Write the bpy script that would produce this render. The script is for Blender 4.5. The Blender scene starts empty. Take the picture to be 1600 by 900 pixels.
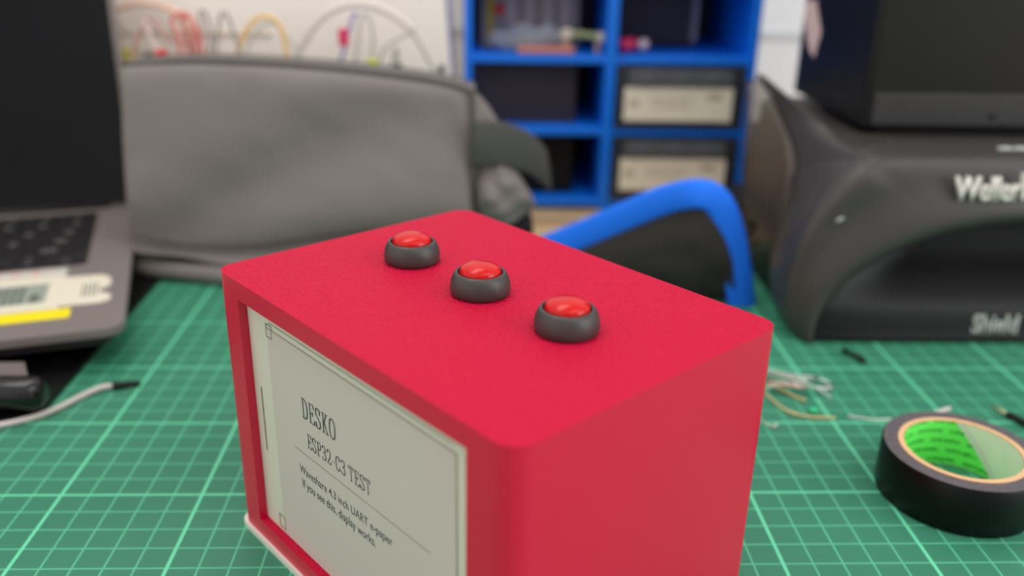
import bpy, bmesh, math, random
from mathutils import Vector, Matrix, noise
random.seed(7)
S = 0.01                       # all shapes below are written in centimetres
scene = bpy.context.scene
col = scene.collection
V = Vector

# ---------------------------------------------------------------- camera
C0 = V((9.9088, -27.6264, 19.3670))
FW = V((0.03835727, 0.92549367, -0.37681584))
RT = V((0.99925259, -0.03371647, 0.01890639))
UP = V((-0.00479285, 0.37725941, 0.92609523))
FPX = 1404.21
cam_d = bpy.data.cameras.new('camera')
cam_d.sensor_width = 36.0
cam_d.lens = FPX / 1600 * 36
cam_d.clip_start = 0.005
cam_d.clip_end = 50
cam_d.dof.use_dof = True
cam_d.dof.focus_distance = 26.5 * S
cam_d.dof.aperture_fstop = 5.6
cam = bpy.data.objects.new('camera', cam_d)
col.objects.link(cam)
M = Matrix((RT, UP, -FW)).transposed().to_4x4()
M.translation = C0 * S
cam.matrix_world = M
scene.camera = cam

# ---------------------------------------------------------------- world, lights, exposure
w = bpy.data.worlds.new('world')
scene.world = w
w.use_nodes = True
bg = w.node_tree.nodes['Background']
bg.inputs[1].default_value = 1.0
# a plain room: bright towards the windows on the right and the ceiling, dim behind the camera
wt = w.node_tree
wtc = wt.nodes.new('ShaderNodeTexCoord')


def wlobe(axis, power, gain, prev):
    d = wt.nodes.new('ShaderNodeVectorMath')
    d.operation = 'DOT_PRODUCT'
    d.inputs[1].default_value = V(axis).normalized()
    wt.links.new(wtc.outputs['Generated'], d.inputs[0])
    m = wt.nodes.new('ShaderNodeMath')
    m.operation = 'MAXIMUM'
    m.inputs[1].default_value = 0.0
    wt.links.new(d.outputs['Value'], m.inputs[0])
    p = wt.nodes.new('ShaderNodeMath')
    p.operation = 'POWER'
    p.inputs[1].default_value = power
    wt.links.new(m.outputs[0], p.inputs[0])
    g = wt.nodes.new('ShaderNodeMath')
    g.operation = 'MULTIPLY_ADD'
    g.inputs[1].default_value = gain
    wt.links.new(p.outputs[0], g.inputs[0])
    if isinstance(prev, float):
        g.inputs[2].default_value = prev
    else:
        wt.links.new(prev, g.inputs[2])
    return g.outputs[0]


wv = wlobe((1, -.3, .15), 2.0, 0.55, 0.50)
wv = wlobe((-.8, -.6, .25), 1.5, 0.75, wv)
wv = wlobe((0, .2, 1), 2.0, 0.15, wv)
wv = wlobe((-.06, -1.0, .15), 9.0, -0.55, wv)
wm = wt.nodes.new('ShaderNodeVectorMath')
wm.operation = 'SCALE'
wm.inputs[0].default_value = (1.0, 0.97, 0.94)
wt.links.new(wv, wm.inputs['Scale'])
wt.links.new(wm.outputs[0], bg.inputs[0])


def area(name, loc, target, sx, sy, power, color):
    d = bpy.data.lights.new(name, 'AREA')
    d.shape = 'RECTANGLE'
    d.size = sx * S
    d.size_y = sy * S
    d.energy = power
    d.color = color
    o = bpy.data.objects.new(name, d)
    col.objects.link(o)
    o.location = V(loc) * S
    o.rotation_euler = (V(target) - V(loc)).to_track_quat('-Z', 'Y').to_euler()
    return o


area('ceiling_light', (-25, 30, 150), (5, 5, 0), 130, 40, 8.0, (1.0, 0.97, 0.92))
area('ceiling_light', (75, -60, 150), (10, 5, 0), 130, 40, 6.0, (0.97, 0.99, 1.0))
area('window_light', (150, -70, 60), (15, 5, 5), 90, 100, 10.0, (0.93, 0.97, 1.0))

vs = scene.view_settings
vs.view_transform = 'Standard'
vs.look = 'None'
vs.exposure = 0.0
vs.gamma = 1.0
vs.use_curve_mapping = False


# ---------------------------------------------------------------- helpers
def ray(x, y):
    return FW + RT * ((x - 800) / FPX) - UP * ((y - 450) / FPX)


def atY(x, y, Y):
    """point of the photograph taken back to the depth plane Y (cm)"""
    d = ray(x, y)
    return C0 + d * ((Y - C0.y) / d.y)


def atZ(x, y, z=0.0):
    d = ray(x, y)
    return C0 + d * ((z - C0.z) / d.z)


def lin(c):
    return tuple(((v / 255) / 12.92 if v <= 10 else (((v / 255) + 0.055) / 1.055) ** 2.4) for v in c) + (1.0,)


def mat(name, rgb, rough=0.5, metal=0.0, spec=0.5, trans=0.0, alpha=1.0, bump=None, sheen=0.0, mottle=None, coat=0.0):
    m = bpy.data.materials.new(name)
    m.use_nodes = True
    nt = m.node_tree
    b = nt.nodes['Principled BSDF']
    b.inputs['Base Color'].default_value = lin(rgb)
    b.inputs['Roughness'].default_value = rough
    b.inputs['Metallic'].default_value = metal
    b.inputs['Specular IOR Level'].default_value = spec
    b.inputs['Transmission Weight'].default_value = trans
    b.inputs['Alpha'].default_value = alpha
    b.inputs['Coat Weight'].default_value = coat
    b.inputs['Sheen Weight'].default_value = sheen
    tc = nt.nodes.new('ShaderNodeTexCoord')
    if bump:
        n = nt.nodes.new('ShaderNodeTexNoise')
        n.inputs['Scale'].default_value = bump[0]
        n.inputs['Detail'].default_value = 3
        nt.links.new(tc.outputs['Object'], n.inputs['Vector'])
        bp = nt.nodes.new('ShaderNodeBump')
        bp.inputs['Strength'].default_value = bump[1]
        bp.inputs['Distance'].default_value = bump[2]
        nt.links.new(n.outputs['Fac'], bp.inputs['Height'])
        nt.links.new(bp.outputs['Normal'], b.inputs['Normal'])
    if mottle:
        n = nt.nodes.new('ShaderNodeTexNoise')
        n.inputs['Scale'].default_value = mottle[0]
        n.inputs['Detail'].default_value = 4
        nt.links.new(tc.outputs['Object'], n.inputs['Vector'])
        mx = nt.nodes.new('ShaderNodeMix')
        mx.data_type = 'RGBA'
        mx.inputs['A'].default_value = lin(rgb)
        mx.inputs['B'].default_value = lin(mottle[1])
        nt.links.new(n.outputs['Fac'], mx.inputs['Factor'])
        nt.links.new(mx.outputs['Result'], b.inputs['Base Color'])
    return m


def mesh_obj(name, bm, m, parent=None, smooth=False, recalc=True):
    if recalc:
        bmesh.ops.recalc_face_normals(bm, faces=bm.faces[:])
    for v in bm.verts:
        v.co *= S
    me = bpy.data.meshes.new(name)
    bm.to_mesh(me)
    bm.free()
    if smooth:
        for p in me.polygons:
            p.use_smooth = True
    for mm in (m if isinstance(m, (list, tuple)) else [m]):
        me.materials.append(mm)
    o = bpy.data.objects.new(name, me)
    col.objects.link(o)
    if parent is not None:
        o.parent = parent
    return o


def tag(o, label, cat, group=None, kind=None):
    if label:
        o['label'] = label
    if cat:
        o['category'] = cat
    if group:
        o['group'] = group
    if kind:
        o['kind'] = kind
    return o


def thing(name, label, cat, loc=(0, 0, 0), rz=0.0, group=None):
    o = bpy.data.objects.new(name, None)
    o.empty_display_size = 0.01
    col.objects.link(o)
    o.location = V(loc) * S
    o.rotation_euler = (0, 0, rz)
    return tag(o, label, cat, group)


def bx(bm, x0, x1, y0, y1, z0, z1, bev=0.0, seg=2):
    r = bmesh.ops.create_cube(bm, size=1.0)
    vs_ = r['verts']
    for v in vs_:
        v.co = V(((x0 + x1) / 2 + v.co.x * (x1 - x0), (y0 + y1) / 2 + v.co.y * (y1 - y0), (z0 + z1) / 2 + v.co.z * (z1 - z0)))
    if bev > 0:
        ed = {e for v in vs_ for e in v.link_edges}
        bmesh.ops.bevel(bm, geom=list(ed), offset=bev, segments=seg, affect='EDGES', profile=0.5)
    return vs_


def rounded_slab(bm, x0, x1, y0, y1, z0, z1, r, bev=0.0, n=8):
    pts = []
    for cx, cy, a0 in ((x0 + r, y0 + r, 180), (x1 - r, y0 + r, 270), (x1 - r, y1 - r, 0), (x0 + r, y1 - r, 90)):
        for i in range(n + 1):
            a = math.radians(a0 + 90 * i / n)
            pts.append((cx + r * math.cos(a), cy + r * math.sin(a)))
    f = prism(bm, pts, z0, z1)
    if bev > 0:
        ed = [e for e in bm.edges if abs(e.verts[0].co.z - e.verts[1].co.z) < 1e-6 and abs(e.verts[0].co.z - z1) < 1e-6]
        bmesh.ops.bevel(bm, geom=ed, offset=bev, segments=3, affect='EDGES', profile=0.5)


def prism(bm, pts, z0, z1):
    lo = [bm.verts.new((p[0], p[1], z0)) for p in pts]
    hi = [bm.verts.new((p[0], p[1], z1)) for p in pts]
    n = len(pts)
    bm.faces.new(lo[::-1])
    bm.faces.new(hi)
    for i in range(n):
        bm.faces.new((lo[i], lo[(i + 1) % n], hi[(i + 1) % n], hi[i]))


def lathe(bm, prof, n=48, cap0=True, cap1=True):
    rings = []
    for r, z in prof:
        rings.append([bm.verts.new((r * math.cos(2 * math.pi * i / n), r * math.sin(2 * math.pi * i / n), z)) for i in range(n)])
    for a, b in zip(rings, rings[1:]):
        for i in range(n):
            bm.faces.new((a[i], a[(i + 1) % n], b[(i + 1) % n], b[i]))
    if cap0:
        bm.faces.new(rings[0][::-1])
    if cap1:
        bm.faces.new(rings[-1])
    return rings


def catmull(pts, sub=6):
    P = [V(p) for p in pts]
    if len(P) < 3:
        return P
    P = [P[0] * 2 - P[1]] + P + [P[-1] * 2 - P[-2]]
    out = []
    for i in range(1, len(P) - 2):
        for k in range(sub):
            t = k / sub
            a, b, c, d = P[i - 1], P[i], P[i + 1], P[i + 2]
            out.append(0.5 * ((2 * b) + (c - a) * t + (2 * a - 5 * b + 4 * c - d) * t * t + (3 * b - a - 3 * c + d) * t ** 3))
    out.append(P[-2])
    return out


def tube(bm, pts, r, n=10, smooth_path=True, flat=1.0, flat_axis=None):
    P = catmull(pts) if smooth_path else [V(p) for p in pts]
    rings = []
    side = None
    for i, p in enumerate(P):
        t = (P[min(i + 1, len(P) - 1)] - P[max(i - 1, 0)]).normalized()
        if side is None:
            ref = V(flat_axis) if flat_axis else (V((0, 0, 1)) if abs(t.z) < 0.9 else V((1, 0, 0)))
            side = t.cross(ref).normalized()
        if flat_axis:
            side = t.cross(V(flat_axis)).normalized()
        else:
            side = (side - t * side.dot(t)).normalized()
        up = side.cross(t).normalized()
        rr = r(i / (len(P) - 1)) if callable(r) else r
        rings.append([bm.verts.new(p + side * (rr * math.cos(2 * math.pi * k / n)) + up * (rr * flat * math.sin(2 * math.pi * k / n))) for k in range(n)])
    for a, b in zip(rings, rings[1:]):
        for k in range(n):
            bm.faces.new((a[k], a[(k + 1) % n], b[(k + 1) % n], b[k]))
    bm.faces.new(rings[0][::-1])
    bm.faces.new(rings[-1])


def grid_solid(bm, rows, thick_dir, sub=True):
    """rows: list of lists of points (front skin); closes a back skin shifted by thick_dir(point, u, v)"""
    R, Cn = len(rows), len(rows[0])
    F = [[bm.verts.new(p) for p in row] for row in rows]
    B = [[bm.verts.new(V(p) + thick_dir(V(p), j / (Cn - 1), i / (R - 1))) for j, p in enumerate(row)] for i, row in enumerate(rows)]
    for i in range(R - 1):
        for j in range(Cn - 1):
            bm.faces.new((F[i][j], F[i][j + 1], F[i + 1][j + 1], F[i + 1][j]))
            bm.faces.new((B[i][j], B[i + 1][j], B[i + 1][j + 1], B[i][j + 1]))
    loop = [(0, j) for j in range(Cn)] + [(i, Cn - 1) for i in range(1, R)] + [(R - 1, j) for j in range(Cn - 2, -1, -1)] + [(i, 0) for i in range(R - 2, 0, -1)]
    for a, b in zip(loop, loop[1:] + loop[:1]):
        bm.faces.new((F[a[0]][a[1]], B[a[0]][a[1]], B[b[0]][b[1]], F[b[0]][b[1]]))


def resample(rows, nr, nc):
    """smooth a coarse grid of points into nr x nc"""
    def along(pts, n):
        c = catmull(pts, 8)
        out = []
        for i in range(n):
            t = i * (len(c) - 1) / (n - 1)
            k = min(int(t), len(c) - 2)
            out.append(c[k].lerp(c[k + 1], t - k))
        return out
    rr = [along(r, nc) for r in rows]
    cols = [along([r[j] for r in rr], nr) for j in range(nc)]
    return [[cols[j][i] for j in range(nc)] for i in range(nr)]


def copy_tree(o, parent=None):
    c = o.copy()
    col.objects.link(c)
    if parent is not None:
        c.parent = parent
    for ch in list(o.children):
        copy_tree(ch, c)
    return c


def text_bm(s, size, bold=0.0, shear=0.0, width=1.0):
    """outline of a line of text as a bmesh in the XY plane, starting at x = 0, capital height about 0.7*size"""
    cu = bpy.data.curves.new('t', 'FONT')
    cu.body = s
    cu.size = size
    cu.offset = bold
    cu.shear = shear
    cu.resolution_u = 3
    o = bpy.data.objects.new('t', cu)
    col.objects.link(o)
    dg = bpy.context.evaluated_depsgraph_get()
    me = bpy.data.meshes.new_from_object(o.evaluated_get(dg))
    bm = bmesh.new()
    bm.from_mesh(me)
    bpy.data.objects.remove(o)
    bpy.data.curves.remove(cu)
    bpy.data.meshes.remove(me)
    return bm


def fit_bm(bm, x0, x1, z0, z1, zref=None):
    """scale to x0..x1 and z0..z1 (drawn upright in XZ, facing -Y)"""
    xs = [v.co.x for v in bm.verts]
    ys = [v.co.y for v in bm.verts]
    a, b = min(xs), max(xs)
    c, d = min(ys), max(ys)
    for v in bm.verts:
        v.co = V((x0 + (v.co.x - a) / (b - a) * (x1 - x0), 0, z0 + (v.co.y - c) / (d - c) * (z1 - z0)))


# ---------------------------------------------------------------- materials
def make_red(top):
    m = mat('red_print_top' if top else 'red_print', (210, 0, 58), 0.38, spec=0.5)
    nt = m.node_tree
    b = nt.nodes['Principled BSDF']
    tc = nt.nodes.new('ShaderNodeTexCoord')
    # fine textured top, faint print layers on the sides
    n1 = nt.nodes.new('ShaderNodeTexNoise')
    n1.inputs['Scale'].default_value = 1150
    n1.inputs['Detail'].default_value = 2
    nt.links.new(tc.outputs['Object'], n1.inputs['Vector'])
    wv = nt.nodes.new('ShaderNodeTexWave')
    wv.bands_direction = 'Z'
    wv.inputs['Scale'].default_value = 800
    wv.inputs['Distortion'].default_value = 0.2
    nt.links.new(tc.outputs['Object'], wv.inputs['Vector'])
    gm = nt.nodes.new('ShaderNodeNewGeometry')
    sx = nt.nodes.new('ShaderNodeSeparateXYZ')
    nt.links.new(gm.outputs['Normal'], sx.inputs[0])
    gt = nt.nodes.new('ShaderNodeMath')
    gt.operation = 'GREATER_THAN'
    gt.inputs[1].default_value = 0.7
    nt.links.new(sx.outputs['Z'], gt.inputs[0])
    b1 = nt.nodes.new('ShaderNodeBump')
    b1.inputs['Distance'].default_value = 0.0022
    nt.links.new(n1.outputs['Fac'], b1.inputs['Height'])
    mu = nt.nodes.new('ShaderNodeMath')
    mu.operation = 'MULTIPLY'
    mu.inputs[1].default_value = 0.75
    nt.links.new(gt.outputs[0], mu.inputs[0])
    nt.links.new(mu.outputs[0], b1.inputs['Strength'])
    b2 = nt.nodes.new('ShaderNodeBump')
    b2.inputs['Distance'].default_value = 0.00003
    b2.inputs['Strength'].default_value = 0.12
    nt.links.new(wv.outputs['Fac'], b2.inputs['Height'])
    nt.links.new(b1.outputs['Normal'], b2.inputs['Normal'])
    nt.links.new(b2.outputs['Normal'], b.inputs['Normal'])
    # the bed-side top is matt and pebbled, the printed walls are silky
    for sock, side_v, top_v in (('Roughness', 0.36, 0.55), ('Specular IOR Level', 0.6, 0.22)):
        mr = nt.nodes.new('ShaderNodeMapRange')
        mr.inputs['To Min'].default_value = side_v
        mr.inputs['To Max'].default_value = top_v
        nt.links.new(gt.outputs[0], mr.inputs['Value'])
        nt.links.new(mr.outputs[0], b.inputs[sock])
    return m


RED = make_red(True)
M_ = {
    'white_plastic': mat('white_plastic', (225, 222, 210), 0.4),
    'panel_border': mat('panel_border', (222, 216, 200), 0.4),
    'epaper': mat('epaper', (209, 195, 188), 0.42, spec=.3, mottle=(60, (213, 199, 192))),
    'ink': mat('ink', (80, 88, 88), 0.6),
    'ink_soft': mat('ink_soft', (92, 98, 94), 0.6),
    'line': mat('thin_line', (118, 126, 118), 0.6),
    'rubber': mat('bezel_rubber', (58, 56, 55), 0.42, bump=(2500, 0.15, 0.0001)),
    'cap': mat('cap_red', (200, 4, 6), 0.24, spec=.35),
    'alu': mat('space_grey_aluminium', (134, 124, 122), 0.48, metal=0.2, bump=(4000, 0.05, 0.00005)),
    'alu_dark': mat('laptop_underside', (40, 38, 38), 0.6),
    'key': mat('key_black', (26, 24, 26), 0.5),
    'legend': mat('key_legend', (104, 100, 100), 0.6),
    'screen': mat('screen_glass', (6, 6, 8), 0.12, spec=.35, mottle=(9, (20, 22, 27))),  # mottle paints faint room reflections into the glass colour
    'black': mat('black_plastic', (11, 11, 12), 0.45, spec=.3),
    'gloss': mat('gloss_black', (16, 15, 18), 0.16),
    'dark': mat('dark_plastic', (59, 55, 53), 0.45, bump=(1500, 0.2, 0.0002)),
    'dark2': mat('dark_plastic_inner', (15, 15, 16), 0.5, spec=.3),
    'fabric': mat('grey_fabric', (130, 122, 118), 0.95, spec=.2, sheen=0.1, bump=(1800, 0.4, 0.0003), mottle=(25, (118, 111, 108))),
    'fabric_dark': mat('grey_fabric_seam', (84, 80, 76), 0.9, bump=(1500, 0.3, 0.0003)),
    'webbing': mat('webbing', (72, 72, 68), 0.85, bump=(900, 0.6, 0.0004)),
    'blackfab': mat('black_fabric', (40, 37, 35), 0.9, bump=(1300, 0.5, 0.0004), mottle=(30, (52, 47, 44))),
    'bluefab': mat('blue_binding', (12, 118, 255), 0.75, bump=(700, 0.4, 0.0004)),
    'blue': mat('blue_plastic', (10, 126, 252), 0.4),
    'cell': mat('cell_back', (60, 52, 62), 0.6, mottle=(12, (38, 34, 44))),
    'label': mat('paper_label', (252, 246, 226), 0.7),
    'label_ink': mat('label_ink', (196, 186, 168), 0.7),
    'cream': mat('cream_card', (250, 242, 234), 0.75),
    'wall': mat('wall_paint', (238, 240, 238), 0.8),
    'seam': mat('wall_seam', (205, 208, 208), 0.8),
    'tape': mat('black_vinyl', (9, 11, 11), 0.4, spec=0.22),
    'tape_side': mat('black_vinyl_edge', (112, 104, 108), 0.6, bump=(400, 0.6, 0.0006), mottle=(420, (62, 58, 62))),
    'core': mat('cardboard_core', (222, 178, 132), 0.8),
    'metal': mat('wire_metal', (205, 200, 190), 0.3, metal=0.9),
    'gold': mat('gold_wire', (215, 195, 140), 0.35, metal=0.6),
    'pinkish': mat('rose_wire', (225, 170, 160), 0.35, metal=0.4),
    'clearwire': mat('clear_sleeve', (205, 220, 210), 0.25, alpha=0.75),
    'white': mat('white_cable', (208, 200, 194), 0.5),
    'yellow': mat('yellow_sticker', (246, 225, 10), 0.5),
    'cream_st': mat('cream_sticker', (226, 218, 198), 0.5),
    'grey_st': mat('grey_sticker', (205, 198, 190), 0.5),
    'pink_ink': mat('pink_ink', (228, 150, 140), 0.6),
    'lcd': mat('printed_lcd', (150, 160, 148), 0.5),
    'print': mat('white_print', (226, 222, 214), 0.6),
    'print2': mat('grey_print', (165, 170, 165), 0.6),
    'greenbead': mat('green_bead', (40, 200, 130), 0.3),
    'pcb': mat('green_board', (40, 120, 50), 0.5),
    'magenta': mat('magenta_plastic', (225, 50, 105), 0.4),
    'clear': mat('clear_plastic', (190, 195, 205), 0.2, alpha=0.35),
}


def smoked(name, rgb, a, rough=0.25):
    m = mat(name, rgb, rough)
    m.node_tree.nodes['Principled BSDF'].inputs['Alpha'].default_value = a
    return m


M_['smoke'] = smoked('smoked_visor', (84, 70, 54), 0.5, 0.3)
M_['drawer'] = smoked('smoked_drawer', (70, 74, 84), 0.62, 0.25)


# wood desk
def wood():
    m = mat('wood_top', (186, 152, 112), 0.5)
    nt = m.node_tree
    b = nt.nodes['Principled BSDF']
    tc = nt.nodes.new('ShaderNodeTexCoord')
    mp = nt.nodes.new('ShaderNodeMapping')
    mp.inputs['Scale'].default_value = (4, 40, 4)
    nt.links.new(tc.outputs['Object'], mp.inputs[0])
    n = nt.nodes.new('ShaderNodeTexNoise')
    n.inputs['Scale'].default_value = 3
    n.inputs['Detail'].default_value = 5
    nt.links.new(mp.outputs[0], n.inputs['Vector'])
    cr = nt.nodes.new('ShaderNodeValToRGB')
    cr.color_ramp.elements[0].position = 0.35
    cr.color_ramp.elements[0].color = lin((170, 138, 100))
    cr.color_ramp.elements[1].position = 0.65
    cr.color_ramp.elements[1].color = lin((228, 196, 150))
    nt.links.new(n.outputs['Fac'], cr.inputs[0])
    nt.links.new(cr.outputs[0], b.inputs['Base Color'])
    return m


M_['wood'] = wood()


# cutting mat with a printed 1 cm grid, bolder every 5 cm
def cutting():
    m = mat('cutting_mat', (70, 135, 108), 0.5, spec=0.4)
    nt = m.node_tree
    b = nt.nodes['Principled BSDF']
    tc = nt.nodes.new('ShaderNodeTexCoord')
    sp = nt.nodes.new('ShaderNodeSeparateXYZ')
    nt.links.new(tc.outputs['Object'], sp.inputs[0])

    def mth(op, a, b_=None):
        n = nt.nodes.new('ShaderNodeMath')
        n.operation = op
        for i, x in enumerate((a, b_)):
            if x is None:
                continue
            if isinstance(x, (int, float)):
                n.inputs[i].default_value = x
            else:
                nt.links.new(x, n.inputs[i])
        return n.outputs[0]

    def band(sock, per, half):
        # distance to nearest multiple of per (cm)
        v = mth('DIVIDE', mth('MULTIPLY', sock, 100.0), per)
        fr = mth('FRACT', mth('ADD', v, 1000.5))
        d = mth('MULTIPLY', mth('ABSOLUTE', mth('SUBTRACT', fr, 0.5)), per)
        return mth('LESS_THAN', d, half)
    x, y = sp.outputs['X'], sp.outputs['Y']
    thin = mth('MAXIMUM', band(x, 1.0, 0.033), band(y, 1.0, 0.033))
    thick = mth('MAXIMUM', band(x, 5.0, 0.062), band(y, 5.0, 0.055))
    f = mth('MAXIMUM', mth('MULTIPLY', thin, 0.58), mth('MULTIPLY', thick, 1.0))
    mo = nt.nodes.new('ShaderNodeTexNoise')
    mo.inputs['Scale'].default_value = 14
    mo.inputs['Detail'].default_value = 3
    nt.links.new(tc.outputs['Object'], mo.inputs['Vector'])
    mb = nt.nodes.new('ShaderNodeMix')
    mb.data_type = 'RGBA'
    mb.inputs['A'].default_value = lin((42, 116, 90))
    mb.inputs['B'].default_value = lin((62, 134, 106))
    nt.links.new(mo.outputs['Fac'], mb.inputs['Factor'])
    mx = nt.nodes.new('ShaderNodeMix')
    mx.data_type = 'RGBA'
    nt.links.new(f, mx.inputs['Factor'])
    nt.links.new(mb.outputs['Result'], mx.inputs['A'])
    mx.inputs['B'].default_value = lin((104, 214, 166))
    nt.links.new(mx.outputs['Result'], b.inputs['Base Color'])
    n = nt.nodes.new('ShaderNodeTexNoise')
    n.inputs['Scale'].default_value = 900
    nt.links.new(tc.outputs['Object'], n.inputs['Vector'])
    bp = nt.nodes.new('ShaderNodeBump')
    bp.inputs['Strength'].default_value = 0.15
    bp.inputs['Distance'].default_value = 0.0002
    nt.links.new(n.outputs['Fac'], bp.inputs['Height'])
    nt.links.new(bp.outputs['Normal'], b.inputs['Normal'])
    return m


M_['mat'] = cutting()

# ---------------------------------------------------------------- setting: wall
bm = bmesh.new()
bx(bm, -90, 130, 56, 58, -40, 110)
wall = tag(mesh_obj('wall_back', bm, M_['wall']), None, None, kind='structure')
bm = bmesh.new()
zs = atY(1220, 55, 56).z
bx(bm, -90, 130, 55.8, 56.0, zs - 0.28, zs + 0.28)
tag(mesh_obj('trim_1', bm, M_['seam']), None, None, kind='structure')

bm = bmesh.new()
bx(bm, -160, 220, -220, 58, -78, -75)
tag(mesh_obj('floor', bm, mat('floor_grey', (120, 118, 114), .6)), None, None, kind='structure')
# ---------------------------------------------------------------- desk and cutting mat
bm = bmesh.new()
bx(bm, -70, 110, -45, 56, -3.3, -0.3, 0.2)
desk = thing('desk', 'light wooden desk top under the green cutting mat', 'desk', (20, 5, -75))
for v in bm.verts:
    v.co -= V((20, 5, -75))
mesh_obj('desk_top', bm, M_['wood'], desk)
for lx, ly in ((-66, -41), (106, -41), (-66, 52), (106, 52)):
    bm = bmesh.new()
    bx(bm, lx - 23, lx - 17, ly - 8, ly - 2, 0, 71.7, .3)
    mesh_obj('leg', bm, M_['dark'], desk)
bm = bmesh.new()
rounded_slab(bm, -32, 58, -35, 25.9, -0.3, 0.0, 1.2, 0.05)
tag(mesh_obj('cutting_mat', bm, M_['mat']), 'green cutting mat with pale green grid lines lying on the desk', 'cutting mat')

# ---------------------------------------------------------------- red device box
BX, BY, BA = 1.80025, -1.46350, -0.870706
BW, BD, BH = 13.723, 9.911, 9.349
box = thing('display_enclosure', 'glossy red box with a grey paper-like screen and three red buttons on top', 'electronic device', (BX, BY, 0), BA)
bm = bmesh.new()
rounded_slab(bm, 0, BW, 0, BD, 0.2, BH, 0.6, 0.06, 10)
shell = mesh_obj('shell', bm, RED, box)
for p in shell.data.polygons:
    p.use_smooth = True
cut = bmesh.new()
bx(cut, 1.42, 12.22, -1, 0.36, 0.80, 8.74)
cutter = mesh_obj('cutter', cut, RED, box)
md = shell.modifiers.new('b', 'BOOLEAN')
md.object = cutter
md.operation = 'DIFFERENCE'
md.solver = 'EXACT'
dg = bpy.context.evaluated_depsgraph_get()
nm = bpy.data.meshes.new_from_object(shell.evaluated_get(dg))
shell.modifiers.clear()
shell.data = nm
shell.data.materials.clear()
shell.data.materials.append(RED)
bpy.data.objects.remove(cutter)
try:
    shell.data.set_sharp_from_angle(angle=math.radians(35))
except Exception:
    pass
bm = bmesh.new()
rounded_slab(bm, -0.10, BW + 0.05, -0.10, BD + 0.05, 0.0, 0.2, 0.6, 0.03)
tag(mesh_obj('base_plate', bm, M_['white_plastic'], box), 'thin white base plate', None)

# display panel in its recess
bm = bmesh.new()
bx(bm, 1.43, 12.21, 0.28, 0.355, 0.81, 8.73)
disp = tag(mesh_obj('display', bm, M_['panel_border'], box), 'grey electronic paper display with printed dark text', None)
bm = bmesh.new()
bx(bm, 2.62, 11.55, 0.262, 0.28, 0.86, 8.18)
mesh_obj('active_area', bm, M_['epaper'], disp)


def flat_quads(bm, quads, y):
    for x0, x1, z0, z1 in quads:
        v = [bm.verts.new((x0, y, z0)), bm.verts.new((x1, y, z0)), bm.verts.new((x1, y, z1)), bm.verts.new((x0, y, z1))]
        bm.faces.new(v)


for q_ in [(2.62, 11.55, 8.155, 8.185), (2.75, 11.5, 8.36, 8.38), (1.86, 1.91, 3.6, 5.9), (11.545, 11.57, 0.9, 8.18)]:
    bm = bmesh.new()
    flat_quads(bm, [q_], 0.258)
    mesh_obj('border_line', bm, M_['line'], disp)
for x0_, x1_, z0_, z1_ in ((2.56, 2.92, 7.86, 8.30), (2.32, 2.72, 0.95, 1.45)):
    bm = bmesh.new()
    a_ = [bm.verts.new((x, .258, z)) for x, z in ((x0_, z0_), (x1_, z0_), (x1_, z1_), (x0_, z1_))]
    b_ = [bm.verts.new((x, .258, z)) for x, z in ((x0_ + .035, z0_ + .035), (x1_ - .035, z0_ + .035), (x1_ - .035, z1_ - .035), (x0_ + .035, z1_ - .035))]
    for i in range(4):
        bm.faces.new((a_[i], a_[(i + 1) % 4], b_[(i + 1) % 4], b_[i]))
    mesh_obj('corner_mark', bm, M_['line'], disp)

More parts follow.
